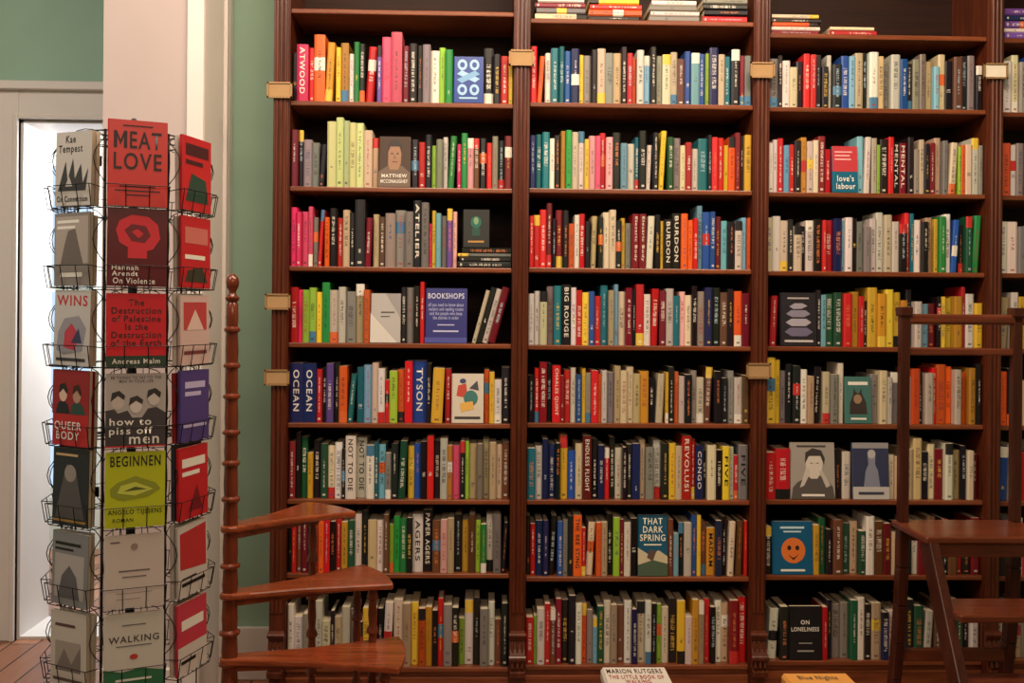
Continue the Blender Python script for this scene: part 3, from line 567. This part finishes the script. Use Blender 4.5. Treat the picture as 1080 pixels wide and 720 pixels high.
for col,specs in ((0,CENTER),(6,LEFT),(1,RIGHT)):
    for t,(base,h,ops,lab) in enumerate(specs):
        a=angs[col]; z=Z0-PITCH*t+.0024
        nx,ny=math.cos(a),math.sin(a); tx,ty=-math.sin(a),math.cos(a)
        th=.010; rr=AP+.0335
        w=.129 if col==0 else .122
        sh=0 if col==0 else random.uniform(-.001,.001)
        roll=random.uniform(-.4,.4) if col==0 else random.choice([-1,1])*random.uniform(.4,1.2)
        face_book(w,h,th,base,(RX+rr*nx+sh*tx,RY+rr*ny+sh*ty,z),a+math.pi/2,math.radians(.9 if col==0 else .7),ops,lab,RG,math.radians(roll))
        if col!=0:
            rr2=AP+.0185
            sh2=random.choice([-1,1])*random.uniform(.002,.004)
            face_book(.116,h+random.uniform(-.006,.008) if t else h,.010,BK[t],(RX+rr2*nx+sh2*tx,RY+rr2*ny+sh2*ty,z),a+math.pi/2,math.radians(.7),[],'plain-edged paperback tucked behind another in a wire pocket',RG,math.radians(random.uniform(-.9,.9)))

# ------------------------------------------------------------------ spiral library steps
SY=-.6; sp=P(244,450,SY); SX=sp.x
st=empty('library_steps',(SX,SY,0),'polished wooden spiral library steps with a tall turned pole','library steps')
prof=[(.034,0),(.034,.03),(.026,.05)]
z=.06; ztop=1.43
base_r=.027
k=0
while z<ztop-.1:
    rr=base_r-(z/ztop)*.0095
    L=.1 if k%2==0 else .085
    prof+=[(rr*.92,z),(rr*1.25,z+.006),(rr*1.25,z+.012),(rr*.9,z+.018),(rr*.97,z+L*.5),(rr*.88,z+L-.004)]
    z+=L; k+=1
prof+=[(.013,z),(.02,z+.008),(.02,z+.014),(.011,z+.022),(.010,z+.03),(.017,z+.042),(.019,z+.055),(.017,z+.067),(.010,z+.076),(.003,z+.08)]
prof=[(r,q*1.051) for r,q in prof]
m=MB(); m.lathe(prof,(SX,SY,0),24); m.obj('pole',STEPV,st,smooth=True,origin=(SX,SY,0))
TR=[(.775,49,.385),(.58,27,.465),(.392,5,.5),(.205,-17,.5)]
for z,deg,L in TR:
    a=math.radians(deg); A0=math.radians(16 if deg<45 else 18)
    pts=[(-.03,0),(-.022,-.02),(0,-.032),(.05,-.034)]
    Lr=L+.012
    pts+=[(L*.45,-.03-(L*.45-.05)*.17)]
    for i in range(9):
        q=-A0+2*A0*i/8; pts.append((Lr*math.cos(q),Lr*math.sin(q)))
    pts+=[(L*.45,.03+(L*.45-.05)*.17),(.05,.034),(0,.032),(-.022,.02)]
    R=[(SX+x*math.cos(a)-y*math.sin(a),SY+x*math.sin(a)+y*math.cos(a)) for x,y in pts]
    m=MB(); m.prism(R,z-.02,z); m.obj('tread',STEPW,st,bevel=.006,origin=(SX,SY,z))
    for sy in((.55,-.55) if deg<40 else (0.3,)):
        x,y=L-.05,sy*.125; gx=SX+x*math.cos(a)-y*math.sin(a); gy=SY+x*math.sin(a)+y*math.cos(a)
        H=z-.02; n=max(2,int(H/.11)); pr=[(.017,0),(.017,.02)]
        for i in range(n):
            zz=.02+(H-.04)*i/n; l=(H-.04)/n
            pr+=[(.011,zz+l*.08),(.014,zz+l*.4),(.011,zz+l*.8),(.018,zz+l*.86),(.018,zz+l*.94)]
        pr+=[(.014,H-.012),(.016,H)]
        m=MB(); m.lathe(pr,(gx,gy,0),16); m.obj('leg',STEPV,st,smooth=True,origin=(gx,gy,0))
    m=MB(); m.beam((SX,SY,z-.031),(SX+(L-.06)*math.cos(a),SY+(L-.06)*math.sin(a),z-.031),.02,.022,(0,0,1)); m.obj('brace',STEPW,st,origin=(SX,SY,z))

# ------------------------------------------------------------------ step ladder with handrail
lx0=P(957,450,-.45).x; lx1=lx0+.36
lad=empty('library_step_ladder',((lx0+lx1)/2,-.6,0),'dark wooden step ladder with platform and tall handrail','step ladder')
def lp(m,name,mat,o,bevel=.004): return m.obj(name,mat,lad,bevel=bevel,origin=o)
m=MB(); m.box((lx0-.025,-.64,.73),(lx1+.025,-.39,.752)); lp(m,'platform',LADW,(lx0,-.5,.74),.006)
for y in(-.63,-.42):
    m=MB(); m.box((lx0+.012,y,.69),(lx1-.012,y+.02,.73)); lp(m,'apron',LADW,(lx0,y,.7))
for x in(lx0,lx1):
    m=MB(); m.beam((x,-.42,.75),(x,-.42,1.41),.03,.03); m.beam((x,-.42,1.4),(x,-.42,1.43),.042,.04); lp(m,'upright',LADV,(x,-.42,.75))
    m=MB(); prev=(x,-.42,.73)
    for i in range(1,7):
        q=i/6; cur=(x,-.42+.11*q*q,.73-.73*q); m.beam(prev,cur,.032,.04); prev=cur
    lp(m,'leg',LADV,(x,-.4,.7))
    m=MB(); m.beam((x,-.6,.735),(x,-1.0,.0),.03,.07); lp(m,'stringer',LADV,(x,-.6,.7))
m=MB(); m.box((lx0+.01,-.435,1.375),(lx1+.06,-.405,1.408)); lp(m,'top_rail',LADW,(lx0,-.42,1.39),.008)
m=MB(); m.box((lx0+.01,-.43,1.278),(lx1-.01,-.41,1.3)); lp(m,'back_slat',LADW,(lx0,-.42,1.28))
for z in(.565,.38,.195):
    yc=-.6-.4*(.735-z)/.735
    m=MB(); m.box((lx0+.01,yc-.09,z-.022),(lx1-.01,yc+.08,z)); lp(m,'tread',LADW,(lx0,yc,z),.005)
m=MB(); m.box((lx0+.01,-.4,.3),(lx1-.01,-.375,.34)); lp(m,'stretcher',LADW,(lx0,-.4,.3))

# ------------------------------------------------------------------ display table
tb=empty('display_table',(.3,-2.3,0),'low dark wooden display table carrying stacked books','table')
m=MB(); m.box((-.9,-2.8,.665),(1.5,-1.79,.7)); m.obj('table_top',LADW,tb,bevel=.004,origin=(.3,-2.3,.7))
for x in(-.84,1.44):
    for y in(-2.74,-1.85):
        m=MB(); m.box((x-.03,y-.03,0),(x+.03,y+.03,.665)); m.obj('leg',LADV,tb,bevel=.003,origin=(x,y,0))
def flat_stack(px,py,cols,w,ops,lab):
    zt=.78; yb=CAM.y+F*(CAM.z-zt)/(py-YH); p=P(px,py,yb); n=len(cols); h=.19
    ts=(.78-.7006)/n
    for i,c in enumerate(cols):
        top=.7006+ts*(i+1)
        o=face_book(w,h,ts-.0008,c,(p.x,p.y-h,top),0,math.pi/2,ops if i==n-1 else [],lab,'books on the display table')
flat_stack(667,704,['k','T',(206,198,188)],.112,[('t','MARION RUTGERS',.5,.90,.86,.11,(40,20,24)),('t','THE LITTLE BOOK OF\nWALKING',.5,.7,.84,.2,(150,50,50)),('r',.1,.3,.9,.5,(120,50,50))],'white paperback with dark lettering lying flat on a table')
flat_stack(858,711,['w','g',(214,148,70)],.112,[('t','Blue Nights',.5,.88,.6,.12,(40,60,50)),('r',.1,.2,.9,.7,(225,182,110))],'orange paperback lying flat on a table')

# ------------------------------------------------------------------ room shell
YB=.285; YD=.74
pf=-.15
pl=P(107,300,pf).x; pr_=P(207,300,pf).x
X0,X1=-3.4,3.0; YR=-5.0; CZ=3.3; YE=YD+1.72
box_obj('floor',(X0,YR,-.05),(X1,YE,0),FLOOR)
box_obj('ceiling',(X0,YR,CZ),(X1,YE,CZ+.05),GREY)
box_obj('wall_back',(pr_,YB,0),(X1,YB+.1,CZ),GREEN)
box_obj('wall_pier',(pl,pf,0),(pr_,YD,CZ),PIER)
box_obj('wall_left',(X0-.1,YR,0),(X0,YE,CZ),GREEN)
box_obj('wall_right',(X1,YR,0),(X1+.1,YE,CZ),GREEN)
box_obj('wall_front',(X0,YR-.1,0),(X1,YR,CZ),GREEN)
dxl=P(20,400,YD).x; dxr=pl+.02; dz=P(60,127,YD).z
m=MB(); m.box((X0,YD,0),(dxl,YD+.28,CZ)); m.box((dxl,YD,dz),(dxr+.1,YD+.28,CZ)); m.box((dxr,YD,0),(pr_,YD+.28,CZ))
m.obj('wall_door',GREEN,origin=(dxl,YD,0),kind='structure')
m=MB(); m.box((dxl,YD-.002,0),(dxl+.012,YD+.282,dz)); m.box((dxl,YD-.002,dz-.012),(dxr,YD+.282,dz)); m.box((dxr-.012,YD,0),(dxr,YD+.282,dz)); m.box((dxl,YD,0),(dxr,YD+.28,.012))
m.obj('trim_1',TRIM,origin=(dxl,YD,0),kind='structure')
m=MB(); cw=.13
m.box((dxl-cw,YD-.025,0),(dxl,YD,dz+cw)); m.box((dxl-cw,YD-.045,0),(dxl-cw+.035,YD,dz+cw)); m.box((dxl-.02,YD-.035,0),(dxl,YD,dz+.02))
m.box((dxl,YD-.025,dz),(pl-.001,YD,dz+cw)); m.box((dxl,YD-.035,dz),(pl-.001,YD,dz+.02)); m.box((dxl-cw-.02,YD-.06,dz+cw-.01),(pl-.001,YD,dz+cw+.025))
m.obj('trim_2',TRIM,bevel=.004,origin=(dxl,YD,0),kind='structure')
m=MB()
for y0,y1,t in((pf,pf+.05,.022),(pf+.05,pf+.30,.008),(pf+.30,pf+.335,.02),(pf+.37,pf+.42,.012)):
    m.box((pr_,y0,0),(pr_+t,y1,CZ))
m.box((pr_-.035,pf-.012,0),(pr_+.022,pf,CZ))
m.obj('trim_3',TRIM,bevel=.005,origin=(pr_,pf,0),kind='structure')
box_obj('baseboard_back',(pr_+.03,YB-.02,0),(PX[0]-PW/2-.002,YB,.2),TRIM,bevel=.004)
box_obj('baseboard_pier',(pl,pf-.02,0),(pr_-.04,pf,.2),TRIM,bevel=.004)
YW=YD+1.6
wx0,wx1,wz0,wz1=-2.86,-1.7,.3,2.3
m=MB(); m.box((X0,YW,0),(wx0,YW+.12,CZ)); m.box((wx1,YW,0),(X1,YW+.12,CZ)); m.box((wx0,YW,0),(wx1,YW+.12,wz0)); m.box((wx0,YW,wz1),(wx1,YW+.12,CZ))
m.obj('wall_far',TRIM,origin=(-2,YW,0),kind='structure')
m=MB()
for a,b in(((wx0,YW+.02,wz0),(wx0+.06,YW+.08,wz1)),((wx1-.06,YW+.02,wz0),(wx1,YW+.08,wz1)),((wx0,YW+.02,wz0),(wx1,YW+.08,wz0+.06)),((wx0,YW+.02,wz1-.06),(wx1,YW+.08,wz1)),((-2.3,YW+.02,wz0),(-2.24,YW+.08,wz1)),((wx0,YW+.03,1.5),(wx1,YW+.07,1.54))):
    m.box(a,b)
m.obj('window_1',TRIM,origin=(-2.3,YW,wz0),kind='structure')

# ------------------------------------------------------------------ lights
def area(loc,rot,sx,sy,e,c):
    l=bpy.data.lights.new('ceiling_or_fill_light','AREA'); l.shape='RECTANGLE'; l.size=sx; l.size_y=sy; l.energy=e; l.color=c
    o=bpy.data.objects.new('ceiling_or_fill_light',l); COLL.objects.link(o); o.location=loc; o.rotation_euler=rot; return o
WARM=(1.0,.79,.58)
area((.4,-1.2,3.2),(math.radians(30),0,0),2.4,.35,70,WARM)
area((.1,-4.2,2.9),(math.radians(60),0,0),3.0,1.0,36,WARM)  # added front fill from behind the camera, not a fixture
area((-1.8,-1.8,3.1),(math.radians(28),math.radians(-4),0),1.0,.6,31,(1,.87,.77))  # added lamp, brightens the green wall and the rack at left
area((-1.4,YD+.9,2.2),(0,math.radians(62),0),1.2,.9,72,(.93,.97,1.0))  # added lamp in the far room, aimed sideways to brighten the door reveal
w=bpy.data.worlds.new('world'); scene.world=w; w.use_nodes=True
bg=w.node_tree.nodes['Background']; bg.inputs['Color'].default_value=(.60,.78,1.0,1); bg.inputs['Strength'].default_value=1.1
flush_text()
